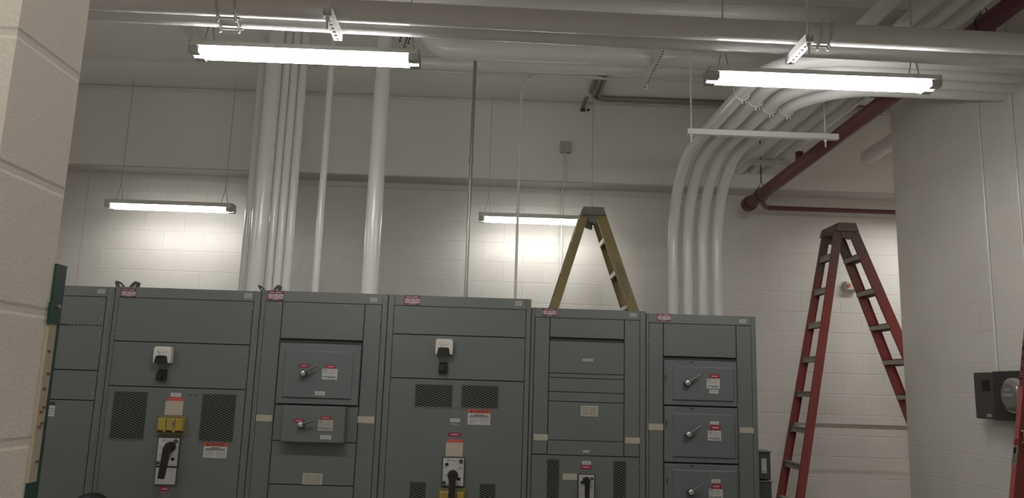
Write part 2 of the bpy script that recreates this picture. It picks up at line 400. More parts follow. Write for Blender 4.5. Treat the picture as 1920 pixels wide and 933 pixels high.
def breaker(s, box, pivot, tip, lower=None, y=YF):
    X0, X1, Z0, Z1 = box; W, Hh = X1 - X0, Z1 - Z0
    f = MB().plate(X0 - .008, X1 + .008, Z0 - .008, Z1 + .008, y - .010, y, .003).build('circuit_breaker', 'dark', s)
    fp = MB().plate(X0, X1, Z0, Z1, y - .014, y - .008, .001).build('breaker_faceplate', 'white', f)
    bars(f, box, [(.08, .025, [(.34, .74)]), (.13, .012, [(.45, .65)]), (.28, .012, [(.72, .95)]), (.32, .012, [(.72, .95)]), (.36, .03, [(.68, .95)]), (.41, .012, [(.7, .95)]),
                  (.3, .012, [(.05, .2)]), (.34, .012, [(.05, .28)]), (.38, .012, [(.05, .25)]), (.62, .012, [(.05, .25)]), (.66, .012, [(.05, .28)]), (.94, .012, [(.1, .35), (.6, .9)])], 'greyink', y - .014)
    k = MB()
    k.box(X0 + .70 * W, X0 + .86 * W, y - .017, y - .013, Z0 + .2 * Hh, Z0 + .3 * Hh); k.box(X0 + .1 * W, X0 + .26 * W, y - .017, y - .013, Z0 + .72 * Hh, Z0 + .82 * Hh) if lower is None else None
    k.build('indicator_window', 'black', f)
    for a, b, r in ((.86, .9, .085), (.08, .1, .075)):
        MB().tube([(X0 + a * W, y - .013, Z0 + b * Hh), (X0 + a * W, y - .022, Z0 + b * Hh)], r * W * 1.2, 14).build('lock_knob', 'dark', f)
    c = MB()
    for k_ in range(12):
        t = 2 * math.pi * k_ / 12; c.box(X0 + W * .24 + math.cos(t) * .006 - .0015, X0 + W * .24 + math.cos(t) * .006 + .0015, y - .0148, y - .013, Z0 + .92 * Hh + math.sin(t) * .006 - .0015, Z0 + .92 * Hh + math.sin(t) * .006 + .0015)
    c.build('round_emblem', 'ink', f)
    p = onY(*pivot, y - .05); q = onY(*tip, y - .05); p0 = Vector((p.x, 0, p.z)); p1 = Vector((q.x, 0, q.z)); d = (p1 - p0); t = d.normalized(); n = Vector((t.z, 0, -t.x))
    hd = MB().tube([(p.x, y - .012, p.z), (p.x, y - .05, p.z), (p.x, y - .062, p.z)], [W * .26, W * .24, W * .18], 20).build('breaker_handle', 'black', f)
    w0, w1 = W * .17, W * .13
    cc = [p0 + n * w0, p0 - n * w0, p1 - n * w1, p1 + n * w1]
    MB().prism([(v.x, v.z) for v in cc], y - .085, y - .055).build('handle_lever', 'black', hd)
    if lower:
        l = MB().plate(lower[0] - .006, lower[1] + .006, lower[2] - .006, lower[3] + .004, y - .010, y, .003).build('lower_plate_frame', 'dark', s)
        MB().plate(*lower[:2], lower[2], lower[3], y - .014, y - .008, .001).build('lower_plate', 'white', l)
def yellow_cover(s, outer, inner, y=YF):
    f = MB().plate(*outer, y - .012, y, .004).build('cover_frame', 'olive', s)
    X0, X1, Z0, Z1 = inner; W, Hh = X1 - X0, Z1 - Z0
    MB().plate(X0, X1, Z0 + .1 * Hh, Z1, y - .045, y - .008, .006).build('yellow_cover', 'yellow', f)
    b = MB()
    b.box(X0 + .34 * W, X0 + .365 * W, y - .0465, y - .04, Z0 + .3 * Hh, Z1 - .05 * Hh); b.box(X0 + .68 * W, X0 + .71 * W, y - .0465, y - .04, Z0 + .25 * Hh, Z1 - .05 * Hh)
    b.box(X0 + .60 * W, X0 + .64 * W, y - .0465, y - .04, Z0 + .5 * Hh, Z1 - .25 * Hh); b.box(X0, X1, y - .03, y - .01, Z0, Z0 + .1 * Hh)
    b.build('cover_slots', 'ink', f)
    for a in (.25, .62):
        MB().box(X0 + a * W, X0 + (a + .1) * W, y - .047, y - .02, Z0 + .02 * Hh, Z0 + .14 * Hh).build('cover_clip', 'yellow', f)
def lever(s, pivot, tip, y=YF, m='chrome'):
    p = onY(*pivot, y - .03); q = onY(*tip, y - .03)
    h = MB().tube([(p.x, y, p.z - .004), (p.x, y - .03, p.z - .004)], .024, 16).build('switch_handle', 'dark', s)
    n = 6; MB().tube([(p.x, y - .03 - .016 * math.sin(k / n * 1.5), p.z) for k in range(n + 1)], [.021 * math.cos(k / n * 1.5) + .0005 for k in range(n + 1)], 16).build('handle_hub', m, h)
    d = (q - p).normalized(); e = q + d * .01
    MB().tube([(p.x, y - .035, p.z), (q.x, y - .038, q.z), (e.x, y - .036, e.z)], [.008, .0065, .004], 10).build('handle_bar', 'lever', h)
def onoff(s, box, y=YF, m='nameplate', plate=True):
    X0, X1, Z0, Z1 = box; W, Hh = X1 - X0, Z1 - Z0
    f = flat(s, 'on_off_label', box, 'white' if plate else m, .0014, y)
    text_part('lettering_on', 'ON', 'ink', f, X0 + .18 * W, y - .0018, Z1 - .16 * Hh, Hh * .26, W * .24)
    text_part('lettering_off', 'OFF', 'ink', f, X0 + .19 * W, y - .0018, Z0 + .22 * Hh, Hh * .26, W * .28)
    bars(f, box, [(.14, .03, [(.38, .95)]), (.3, .03, [(.1, .9)]), (.4, .03, [(.1, .9)]), (.5, .03, [(.1, .85)])], 'greyink', y - .0014)
    MB().box(X0 + .62 * W, X0 + .68 * W, y - .002, y - .001, Z1 - .2 * Hh, Z1 - .1 * Hh).build('red_dot', 'red', f)
    MB().box(X0 + .36 * W, X0 + .9 * W, y - .002, y - .001, Z0 + .1 * Hh, Z0 + .32 * Hh).build('grey_field', 'greyink', f)
def door(s, outer, inner, proud=.02, m='cab_box', name='switch_door'):
    X0, X1, Z0, Z1 = outer
    d = MB().plate(X0 + .003, X1 - .003, Z0 + .003, Z1 - .003, D_CAB - proud, D_CAB + .01, .004).build(name, m, s)
    if inner:
        MB().plate(*inner, D_CAB - proud - .010, D_CAB - proud + .001, .010).build('raised_panel', m, d)
    return d
def eye(s, pts_px, y, slot):
    poly = [(onY(a, b, y).x, onY(a, b, y).z) for a, b in pts_px]
    e = MB().prism(poly, y, y + .012).build('lifting_eye', 'dark', s)
    sl = [(onY(a, b, y - .002).x, onY(a, b, y - .002).z) for a, b in slot]
    MB().prism(sl, y - .002, y + .014).build('eye_slot', 'upper', e)

# bay boundaries (from the seams in the front)
B = [XF(205, 640), XF(482.5, 640), XF(723.7, 640), XF(995, 640), XF(1211.3, 640), XF(1418.5, 640)]
XLEFT = B[0] - (B[1] - B[0]) * .55
zt0 = ZF(165, 536); zt1 = ZF(350, 541); zt2 = ZF(610, 547.5); zt3 = ZF(862, 556); zt4 = ZF(1105, 579.5); zt5 = ZF(1316, 590)

# --- bay 0
s = section('plain grey switchboard bay half hidden by the near wall, at the row left end', XLEFT, B[0], zt0, XLEFT + .03, XF(191.5, 633), ZF(160, 555))
XA, XB = XLEFT + .03, XF(191.5, 633)
zs = [ZF(160, 555), ZF(160, 609.5), ZF(150, 693.3), ZF(145, 749.5), .14]
for i in range(4): 
    p = panel(s, XA, XB, zs[i + 1], zs[i])
    zz = [zs[i] - .05, zs[i + 1] + .05]
    for z in zz: MB().tube([(XB - .015, YF + .001, z), (XB - .015, YF - .004, z)], .005, 10).build('screw', 'screw', p)
bars(s, (XF(130, 610), XF(196, 610), zs[1] - .004, zs[1] + .004), [(.5, .6, [(.02 + .1 * k, .06 + .1 * k) for k in range(10)])], 'nameplate', D_CAB, 'seam_light_specks')  # pale dashes painted for specks of light showing through the seam
name_plate(s, RC(183, 541.7, 197, 550))
label_white(s, RC(91.6, 760, 103, 780)); flat(s, 'dark_tag', RC(92, 752.5, 104, 758), 'ink')
# --- bay 1
XA, XB = XF(214, 639), XF(469.5, 640)
s = section('wide grey switchboard bay with white meter, tall side vents and DANGER sign', B[0], B[1], zt1, XA, XB, ZF(345, 560.5))
z0, z1, z2 = ZF(345, 560.5), ZF(340, 642.5), ZF(332, 726.3)
p = panel(s, XA, XB, z1, z0); screws(p, [(222, 570), (216, 626), (474, 578), (468, 633)])
p = panel(s, XA, XB, z2, z1); screws(p, [(464, 661), (458, 716)])
meter(p, RC(293, 649.8, 325.7, 679.7)); selector(p, RC(295, 692, 314, 713))
p = panel(s, XA, XB, .14, z2, 'breaker_door'); screws(p, [(203, 739), (188, 870), (455, 745), (444, 877)])
grille(p, RC(210, 733.5, 273.2, 823)); grille(p, RC(376.8, 738, 440, 827))
label_white(p, RC(320.6, 736, 340, 743), lines=2)
tg = flat(p, 'service_tag', RC(310, 751, 343.4, 778), 'paper'); flat(p, 'orange_strip', RC(316.7, 743.5, 343.4, 751), 'orange')
yellow_cover(p, RC(297.4, 779, 350.5, 816), RC(300, 783.5, 347, 809))
breaker(p, RC(297, 820.5, 335.5, 872.5), (316, 838), (304, 896), RC(293, 876, 331, 907))
red_plate(p, RC(300, 912, 318, 920)); hazard_sign(p, RC(382, 829, 426, 858), 'DANGER')
bars(p, RC(352, 736, 371, 744), [(.5, .25, [(.05, .3), (.35, .45), (.7, .95)])], 'cab_in', YF, 'handwriting')
top_sign(s, RC(227, 541, 255.5, 556.5)); name_plate(s, RC(458, 549.5, 473, 559))
ye = D_CAB + .05
eye(s, [(218, 539), (215.5, 531), (216.5, 526), (220, 526), (226, 528), (231, 533), (235, 539)], ye, [(223.5, 533), (225, 532), (228, 535), (229, 538), (227.5, 538)])
eye(s, [(241, 539), (246, 532), (251, 528), (254, 526.5), (261, 529), (262.5, 531), (260, 539)], ye, [(250, 538), (254, 534), (254.5, 534), (252.5, 538)])
# --- bay 2
X1, X2, X3, X4 = XF(491.5, 640), XF(525, 640), XF(680.5, 640), XF(713, 640)
zp = ZF(608, 567.5)
s = section('grey switchboard bay with two lever switches and two red-plated doors', B[1], B[2], zt2, X1, X4, zp)
p = panel(s, X1, X2, .14, zp, 'side_panel'); screws(p, [(525.5, 569.5), (497.5, 606)]); flat(p, 'tape_strip', RC(480.5, 777, 510.5, 789.3), 'cream')
p = panel(s, X3, X4, .14, zp, 'side_panel'); screws(p, [(690, 573), (712, 611)]); flat(p, 'tape_strip', RC(670.7, 780, 702, 793), 'cream')
p = panel(s, X2, X3, ZF(602, 636.5), zp); screws(p, [(566.5, 570), (649.5, 571.5)])
d = door(s, (XF(521.3, 700), XF(676, 700), ZF(595, 758.5), ZF(603, 643.8)), RC(533, 657.5, 663, 747.5))
y1 = D_CAB - .030
lever(d, (568.4, 699), (592, 686.5), y1); red_plate(d, RC(562, 682, 582, 688.5), y1); red_plate(d, RC(611.8, 684, 632, 690.3), y1)
onoff(d, RC(605.5, 691, 634, 711), y1); label_white(d, RC(592, 733, 611, 740.7), y1)
d = MB().plate(XF(533.3, 793), XF(650, 795), ZF(590, 828), ZF(593, 760.7), D_CAB - .075, D_CAB + .01, .006).build('switch_box', 'cab', s)
y2 = D_CAB - .075
lever(d, (563.6, 795.5), (588, 787.5), y2, 'silver'); red_plate(d, RC(555.6, 784, 575, 790), y2); red_plate(d, RC(605, 779, 625, 785), y2)
onoff(d, RC(600.6, 786, 628, 806), y2, 'cream', False); label_white(d, RC(605, 814, 625, 821.7), y2)
zc, ze = ZF(588, 827.3), ZF(580, 908.7)
panel(s, X2, X3, zc, ZF(595, 758.5)); p = panel(s, X2, X3, ze, zc); label_white(p, RC(567.5, 886.5, 604.8, 908), m='cream', lines=4); panel(s, X2, X3, .14, ze)
top_sign(s, RC(502, 545, 532, 563)); name_plate(s, RC(694.4, 557.5, 707.7, 566))
eye(s, [(491, 547), (486, 541), (483.5, 536), (484.5, 533.5), (489, 535), (495, 540), (498, 547)], ye, [(489, 540), (490, 539.5), (493, 543), (492, 543)])
eye(s, [(509, 547), (515, 539), (519, 535), (521, 533.5), (527, 535.5), (528, 538), (525, 547)], ye, [(517, 545), (520, 541), (521, 541), (519.5, 545)])
# --- bay 3
XA, XB = XF(735.5, 640), XF(985.2, 640)
zp, z1, z2 = ZF(862, 576), ZF(861, 629.3), ZF(857, 711.3)
s = section('wide grey switchboard bay with white meter, short side-by-side vents and WARNING sign', B[2], B[3], zt3, XA, XB, zp)
p = panel(s, XA, XB, z1, zp); screws(p, [(741.5, 585.5), (739.5, 612), (984, 592.5), (983, 619.5)])
p = panel(s, XA, XB, z2, z1); screws(p, [(982, 647), (981, 702)])
meter(p, RC(817.5, 635.8, 849.7, 664)); selector(p, RC(822, 678, 839, 699))
p = panel(s, XA, XB, .14, z2, 'breaker_door'); screws(p, [(733, 726), (726, 855), (981, 733)])
grille(p, RC(778.7, 720, 848, 763)); grille(p, RC(865.5, 722, 934.3, 765)); grille(p, RC(767, 902.5, 797, 975)); grille(p, RC(898.6, 906, 928, 978))
hazard_sign(p, RC(877, 767, 919.3, 796), 'WARNING'); label_white(p, RC(844, 784, 862.6, 790.6), lines=2)
bars(p, RC(846, 792.5, 860, 796.5), [(.3, .25, [(.05, .3), (.55, .75)]), (.7, .25, [(.05, .25), (.4, .6), (.75, .95)])], 'white', YF, 'handwriting')
red_plate(p, RC(840.8, 810.5, 864, 817.3)); flat(p, 'orange_strip', RC(838, 822.7, 868, 829.2), 'orange'); flat(p, 'service_tag', RC(836, 829.2, 868, 855), 'paper')
breaker(p, RC(830.5, 858, 869.5, 909.5), (848.5, 891.5), (847, 948))
yellow_cover(p, RC(820.5, 915, 874.5, 955), RC(825, 920, 870, 948))
top_sign(s, RC(758, 553.5, 788, 571.5)); name_plate(s, RC(966, 564, 979, 573))
# --- bay 4
X1, X2, X3, X4 = XF(1002, 640), XF(1030.5, 640), XF(1170.5, 640), XF(1200, 640)
zp = ZF(1100, 597); zb = ZF(1100, 853.8)
s = section('grey switchboard bay of blank panels and four tape strips, below the yellow ladder', B[3], B[4], zt4, X1, X4, zp)
p = panel(s, X1, X2, zb, zp, 'side_panel'); screws(p, [(1028, 597), (1006, 630)]); flat(p, 'tape_strip', RC(1000.5, 813, 1027, 825), 'cream')
p = panel(s, X3, X4, zb, zp, 'side_panel'); screws(p, [(1176, 601.5), (1198, 637)]); flat(p, 'tape_strip', RC(1172, 819.5, 1200, 830.7), 'cream')
p = panel(s, X2, X3, ZF(1100, 634), zp); screws(p, [(1047, 598), (1157, 601.5), (1064.5, 629.3), (1138.5, 632)])
rows = [640.5, 700.8, 709.2, 735.6, 753.5, 826, 853.8]
pp = [panel(s, X2, X3, ZF(1100, rows[i + 1]), ZF(1100, rows[i]), g=.002) for i in range(6)]
flat(pp[0], 'label', RC(1092, 672, 1112, 677), 'nameplate'); label_white(pp[4], RC(1088.6, 760, 1121.4, 780), m='cream', lines=4); label_white(pp[5], RC(1093, 843.6, 1104.7, 847.8), lines=1)
screws(pp[5], [(1034, 830), (1041, 848)])
p = panel(s, X1, X4, .14, zb, 'breaker_door'); screws(p, [(1199, 872)])
grille(p, RC(1025, 860, 1047.5, 970)); grille(p, RC(1150, 863.5, 1173, 972))
label_white(p, RC(1091, 863.5, 1108, 870.5), lines=2); red_plate(p, RC(1088.6, 871, 1109.5, 879)); flat(p, 'tape_strip', RC(1055, 887, 1082, 899), 'cream')
breaker(p, RC(1085, 889.5, 1113, 950), (1100.5, 901.5), (1100, 948))
top_sign(s, RC(1017, 577.5, 1043.6, 592)); name_plate(s, RC(1180.5, 586.6, 1193.5, 594))
# --- bay 5
X1, X2, X3, X4 = XF(1216, 640), XF(1243.5, 640), XF(1380, 640), XF(1408.5, 640)
zp = ZF(1312, 607.5)
s = section('grey switchboard bay with three stacked lever doors, at the row right end', B[4], B[5], zt5, X1, X4, zp)
p = panel(s, X1, X2, .14, zp, 'side_panel'); screws(p, [(1238, 607.3), (1217, 640)]); flat(p, 'tape_strip', RC(1216, 793.8, 1243.6, 805.7), 'cream')
p = panel(s, X3, X4, .14, zp, 'side_panel'); screws(p, [(1388, 612), (1407, 645)]); flat(p, 'tape_strip', RC(1386.7, 801, 1413, 811.5), 'cream')
p = panel(s, X2, X3, ZF(1312, 669.3), zp); screws(p, [(1275, 665.5), (1348, 667.5)])
dz = [(675.5, 761), (762, 867.7), (869, 985)]
ins = [(1259, 687, 1375, 752), (1259.5, 774.5, 1378, 858), (1260, 880, 1382, 975)]
hd = [((1289.6, 717), (1312, 702)), ((1292, 813.7), (1313, 798.6)), ((1296, 922), (1316, 908))]
for i in range(3):
    xm = 1314 + i * 2
    d = door(s, (X2, X3, ZF(xm, dz[i][1]), ZF(xm, dz[i][0])), RC(*ins[i]), .016)
    y1 = D_CAB - .026; lever(d, *hd[i], y1)
    if i == 0: a = (RC(1328.8, 701, 1346.8, 709), RC(1323, 709.5, 1347.5, 728), RC(1328, 730, 1345, 737))
    if i == 1: a = (RC(1330, 796, 1349, 805.7), RC(1325, 806.6, 1350, 825), RC(1329, 789, 1346, 795))
    if i == 2: a = (RC(1332, 905.7, 1350.7, 915), RC(1327.5, 915.5, 1353, 935), RC(1332, 897, 1349, 904))
    red_plate(d, a[0], y1); onoff(d, a[1], y1); label_white(d, a[2], y1, lines=2)
    q = onY(1247.5 + i * 1.5, dz[i][0] + 32, D_CAB - .016); MB().box(q.x - .004, q.x + .006, D_CAB - .022, D_CAB - .01, q.z - .02, q.z + .02).build('hinge_pin', 'dark', d)
    q = onY(1296 + i, dz[i][0] + 3.5, D_CAB - .016); MB().box(q.x - .012, q.x + .012, D_CAB - .02, D_CAB - .01, q.z - .004, q.z + .004).build('latch_slot', 'ink', d)
top_sign(s, RC(1232, 587.5, 1258, 601.5)); name_plate(s, RC(1386, 598, 1399, 606))

# small switch boxes on the right flank of the board
def side_box(name, label, x0, x1, y0, y1, d, with_label):
    p0, p1 = onY(x0, y0, d), onY(x1, y1, d)
    t = thing(name, label, 'switch box', ((p0.x + p1.x) / 2, d, p1.z), None)
    b = MB().plate(B[5] + .001, p1.x, p1.z, p0.z, d, d + .16, .006).build('box', 'dark', t)
    MB().box(B[5] + .001, p1.x + .006, d - .006, d + .165, p0.z, p0.z + .008).build('box_lid', 'frame', t)
    if with_label:
        a, c = onY(1427.5, 859, d), onY(1437.5, 886.5, d)
        l = MB().plate(a.x, c.x, c.z, a.z, d - .002, d, .0005).build('label', 'white', t)
        bars(l, (a.x, c.x, c.z, a.z), [(.15, .04, [(.2, .8)]), (.3, .03, [(.2, .8)]), (.5, .03, [(.2, .7)]), (.88, .1, [(.35, .7)])], 'greyink', d - .002)
side_box('switch_box', 'small dark box with white label on the flank of the switchboard', 1424, 1446, 847, 899, 5.75, True)
side_box('switch_box', 'plain dark box below the labelled one on the switchboard flank', 1424, 1449, 903, 985, 5.72, False)
# dark rounded top at the bottom edge of the picture
bp = onY(173.5, 923, 5.15)
bn = thing('waste_bin', 'black domed bin lid just showing before the leftmost switchboard bays', 'bin', (bp.x, 5.15, 0))
prof = [(.13, 0.0), (.16, .0), (.165, bp.z - .10)]
MB().tube([(bp.x, 5.15, .0), (bp.x, 5.15, bp.z - .12)], [.07, .085], 24).build('bin_body', 'black', bn)
MB().tube([(bp.x, 5.15, bp.z - .12), (bp.x, 5.15, bp.z - .045), (bp.x, 5.15, bp.z - .02), (bp.x, 5.15, bp.z - .006), (bp.x, 5.15, bp.z)], [.09, .088, .07, .045, .01], 24).build('bin_lid', 'black', bn)

# ------------------------------------------------------------------ fluorescent strip lights
def strip_light(pl, pr, d, label, hang, hz, wd=.078, hh=.058, tube='tube_back', group='fluorescent strip lights'):
    """pl, pr: pixels of the two ends of the tube line; hang: fractions along the lamp; hz: height of the supports"""
    a, b = onY(*pl, d), onY(*pr, d); z = (a.z + b.z) / 2; L = b.x - a.x; xc = (a.x + b.x) / 2
    t = thing('strip_light', label, 'strip light', (xc, d, z), group)
    x0, x1 = a.x, b.x
    h = MB(); w2 = wd * .86; zl, zh = z + .016, z + hh
    h.add([(x0 + .005, d - wd, zl), (x0 + .005, d + wd, zl), (x0 + .005, d + w2, zh), (x0 + .005, d - w2, zh),
           (x1 - .005, d - wd, zl), (x1 - .005, d + wd, zl), (x1 - .005, d + w2, zh), (x1 - .005, d - w2, zh)],
          [(0, 1, 5, 4), (1, 2, 6, 5), (2, 3, 7, 6), (3, 0, 4, 7), (3, 2, 1, 0), (4, 5, 6, 7)])
    h.build('housing', 'lamp', t)
    for dy in (-.042, .042):
        MB().tube([(x0 + .056, d + dy, z), (x1 - .056, d + dy, z)], .0185, 14).build('tube', tube, t)
    for sx, e in ((1, x0), (-1, x1)):
        m = MB()
        m.box(e, e + sx * .004, d - .062, d + .062, z - .012, z + hh)
        for dy in (-.042, .042): m.box(e + sx * .004, e + sx * .057, d + dy - .021, d + dy + .021, z - .021, z + .026)
        m.build('lampholder', 'lamphold', t)
    for f in hang:
        x = x0 + f * L; apex = min(z + hh + .17, hz - .02)
        w = MB()
        for sx in (-.032, .032): w.tube([(x + sx, d, z + hh), (x, d, apex)], .0032, 6)
        w.tube([(x, d, apex), (x, d, hz)], .004, 6)
        w.build('hanger_wire', 'darkrod' if hz < 4.2 else 'rod', t)
    return t
DL = 4.0
strip_light((360, 100.5), (787, 113.5), DL, 'bright strip light hanging high, left of the two near ones', (.07, .95), Z_CEIL, .069, .045, 'tube')
strip_light((1324, 148), (1755, 161), DL, 'bright strip light hanging high, right of the two near ones', (.075, .907), Z_CEIL, .069, .045, 'tube')
strip_light((201, 387), (438.5, 393.5), 7.4, 'strip light hung low on the back wall, above the leftmost bays', (.09, .92), Z_CEIL)
strip_light((897.5, 411), (1124, 418.3), 7.46, 'strip light hung low on the back wall, partly behind the yellow ladder', (.075, .935), Z_CEIL)
print('lamp length', onY(787, 113, DL).x - onY(360, 100, DL).x, 'back', onY(438.5, 390, 7.2).x - onY(201, 387, 7.2).x)

# ------------------------------------------------------------------ pipes
def pipe(label, path, r, m='pipe', n=18, group=None, couplings=(), name='conduit_pipe', cat='pipe', rc=None):
    t = MB().tube(path, r, n).build(name, m); tag(t, label, cat, group)
    for a, b in couplings:
        MB().tube([a, b], rc or r * 1.18, n).build('coupling', m, t)
    return t
def ubolt(parent, c, r, axis, below=True, m='rod'):
    """U-bolt round a pipe at point c (pipe centre) with two nuts"""
    c = Vector(c); axis = Vector(axis).normalized(); side = axis.cross(Vector((0, 0, 1))).normalized(); up = Vector((0, 0, 1))
    P = []
    R_ = r + .005
    for k in range(17):
        a = math.pi + math.pi * k / 16
        P.append(c + side * math.cos(a) * R_ + up * math.sin(a) * R_)
    P = [P[0] + up * .05] + P + [P[-1] + up * .05]
    b = MB().tube(P, .0045, 8).build('u_bolt', m, parent)
    nb = MB()
    q = c - up * (R_ + .004)
    nb.tube([q - axis * .004, q - up * .022], .006, 6); nb.tube([q + side * .02, q + side * .03 - up * .016], .005, 6)
    nb.build('nut', m, b)
# two big pipes across the room
hs = H + 1.78
rp = .057
def twin(l, r, off):
    a, b = onZ(*l, hs), onZ(*r, hs); k = (b.y - a.y) / (b.x - a.x)
    f = lambda x: a.y + off + k * (x - a.x)
    return f
fA, fB = twin((172, 13), (1817, 93), .026), twin((172, 33), (1281, 90), .026)
print('twin', fA(-2), fA(2), fB(-2), fB(2))
def twin_pipe(label, f):
    return pipe(label, [(XL, f(XL), hs + rp), (XR, f(XR), hs + rp)], rp, group='pair of large white pipes across the room', n=24)
A = twin_pipe('large white pipe across the top, the front one of the pair', fA)
Bp = twin_pipe('large white pipe across the top, just behind the front one', fB)
for px, py, o, f in ((408, 26, A, fA), (442, 28, A, fA), (412, 46, Bp, fB), (447, 48, Bp, fB), (1537, 79, A, fA), (1556, 80, A, fA)):
    q = onZ(px, py, hs); ubolt(o, (q.x, f(q.x), hs + rp), rp, (1, 0, 0))
for x0, x1, py, o, f in ((404, 446, 27, A, fA), (408, 450, 47, Bp, fB), (1527, 1560, 80, A, fA)):
    a, b = onZ(x0, py, hs - .012), onZ(x1, py, hs - .012)
    MB().tube([(a.x, f(a.x), hs - .010), (b.x, f(b.x), hs - .010)], .006, 8).build('clamp_bar', 'rod', o)
# trapeze struts under them
def strut(label, p0, p1, u, rods, m='rod', slots=0, group=None, w=.0415, h=.0415, rodtop=None, name='strut_channel'):
    """U-channel open at the top from p0 to p1 (bottom centre line)"""
    p0, p1 = Vector(p0), Vector(p1); t_ = (p1 - p0).normalized()
    o = thing(name, label, 'strut', tuple((p0 + p1) / 2), group)
    k = .003
    prof = [(-w / 2, 0), (w / 2, 0), (w / 2, h), (w / 2 - k, h), (w / 2 - k, k), (-w / 2 + k, k), (-w / 2 + k, h), (-w / 2, h)]
    side = t_.cross(Vector((0, 0, 1)))
    MB().beam(p0, p1, side, prof, Vector((0, 0, 1))).build('channel', m, o)
    if slots:
        sb = MB(); L = (p1 - p0).length
        for i in range(slots):
            c = p0 + t_ * (L * (i + .5) / slots)
            sb.tube([c - Vector((0, 0, .0008)), c + Vector((0, 0, .002))], .0085, 12)
        sb.build('slots', 'blackpit', o)
    for r in rods:
        r = Vector(r)
        rb = MB().tube([r - Vector((0, 0, .06)), (r.x, r.y, rodtop if rodtop else Z_CEIL)], .006, 8).build('threaded_rod', m, o)
        MB().tube([r - Vector((0, 0, .018)), r - Vector((0, 0, .002))], .012, 6).build('nut', m, rb)
    return o
sa0 = onZ(613, 29, hs - .0425); sa1 = Vector((sa0.x, sa0.y + .28, sa0.z))
strut('short slotted white strut under the twin pipes, above the left near light', sa0, sa1, None, [(sa0.x, sa0.y + .02, sa0.z)], 'pipe', 7, 'struts under the twin pipes')
sb0 = onZ(1519, 78, hs - .0425); sb1 = Vector((sb0.x, sb0.y + .28, sb0.z))
strut('short slotted white strut under the twin pipes, above the right near light', sb0, sb1, None, [(sb0.x, sb0.y + .02, sb0.z)], 'pipe', 7, 'struts under the twin pipes')

# the four swept pipes on the right
hp = H + 1.99; r4 = .048
cx = [1338.5, 1371.5, 1407, 1440]
X4p = [onZ(c, 243 + i * .9, hp - r4).x for i, c in enumerate(cx)]
cv = [1262.3, 1290, 1318.5, 1345.5]
dv = [EYE.y + X4p[i] / (ray(cv[i], 560).x / ray(cv[i], 560).y) for i in range(4)]
print('X4', X4p, 'dv', dv)
DV = 6.86; X4v = [onY(c, 560, DV).x for c in cv]; print('X4v', X4v)
lab4 = ['leftmost of the four swept white pipes rising from the right bay', 'second from left of the four swept white pipes rising from the right bay',
        'third from left of the four swept white pipes rising from the right bay', 'rightmost of the four swept white pipes rising from the right bay']
X4 = [X4v[i] for i in range(4)]
ratio = [onZ(c, 243 + i * .9, hp - r4) for i, c in enumerate(cx)]
for i in range(4):
    dt = 4.38 + .15 * i
    # the runs fan very slightly, as in the photograph
    q = ratio[i]; dirx = (q.x - X4v[i]) / (q.y - DV)
    xt = X4v[i] + dirx * (dt - DV)
    pts = [(X4v[i], DV, zt5 + .0008), (X4v[i], DV, hp), (xt, dt, hp), (XR, dt, hp)]
    o = pipe(lab4[i], fillet(pts, [.72, .40 + .02 * i], 14), r4, group='four swept white pipes', n=20)
    k = onZ((1386, 1416, 1444, 1470)[i], (186, 199, 212, 216)[i], hp - r4)
    ubolt(o, (X4v[i] + dirx * (k.y - DV), k.y, hp), r4, (dirx, 1, 0))
c0 = onZ(1285, 256, hp - r4 - .044); c1 = onZ(1577, 258, hp - r4 - .044); ys = (c0.y + c1.y) / 2
r0, r1 = onZ(1293, 256, c0.z), onZ(1552, 258, c0.z)
strut('long white strut carrying the four swept pipes on two rods', (c0.x, ys, c0.z), (c1.x, ys, c0.z), None, [(r0.x, ys, c0.z), (r1.x, ys, c0.z)], 'pipe')
# the four straight pipes that run to the back wall higher up
hq = H + 2.22; r3 = .046
cq = [1370, 1415.5, 1443, 1469]
labq = ['straight white pipe over the swept ones, running to the back wall, leftmost of four', 'straight high white pipe to the back wall, second from left of four',
        'straight high white pipe to the back wall, third from left of four', 'straight high white pipe to the back wall, nearest the red main']
for i, c in enumerate(cq):
    x = onZ(c, 300 + i * .8, hq - r3).x
    pipe(labq[i], [(x, D_UP if i else 5.2, hq), (x, -1.0, hq)], r3 if i else .05, group='straight high white pipes', n=18)
c0 = onZ(1399, 307, hq - r3 - .044); c1 = onZ(1482, 310, c0.z)
strut('short white strut under the straight high pipes by the back wall', (c0.x, c0.y, c0.z), (c1.x, c0.y, c0.z), None, [(c1.x - .02, c0.y, c0.z)], 'pipe')
# red sprinkler main and branch
e0 = onY(1406, 381, 7.45); e1v = onZ(1893, 12, H + 2.24)
rt = .058
d_ = (e0 - e1v).normalized(); e1v = e1v - d_ * 3.0
rm = thing('sprinkler_pipe', 'thick dark red sprinkler main running towards the back wall', 'pipe', tuple(e0))
MB().tube([e0, e1v], rt, 20).build('main_pipe', 'redpipe', rm)
MB().tube([e0 - d_ * .02, e0 + d_ * .05], rt * 1.25, 20).build('end_cap', 'redpipe', rm)
k = onY(1500, 302, 6.5); tt = (k - e0).dot(-d_); k = e0 - d_ * tt
MB().tube([k, k + Vector((0, 0, .12))], .035, 16).build('outlet_tee', 'redpipe', rm)
b0 = e0 - d_ * .18; bq = onY(1425, 389, 7.62)
MB().tube(fillet([b0 - Vector((0, 0, .03)), (b0.x + .02, b0.y + .02, bq.z), (b0.x + .2, 7.62, bq.z), (5.6, 7.62, bq.z)], [.06, .06], 6), .024, 14).build('branch_pipe', 'redpipe', rm)
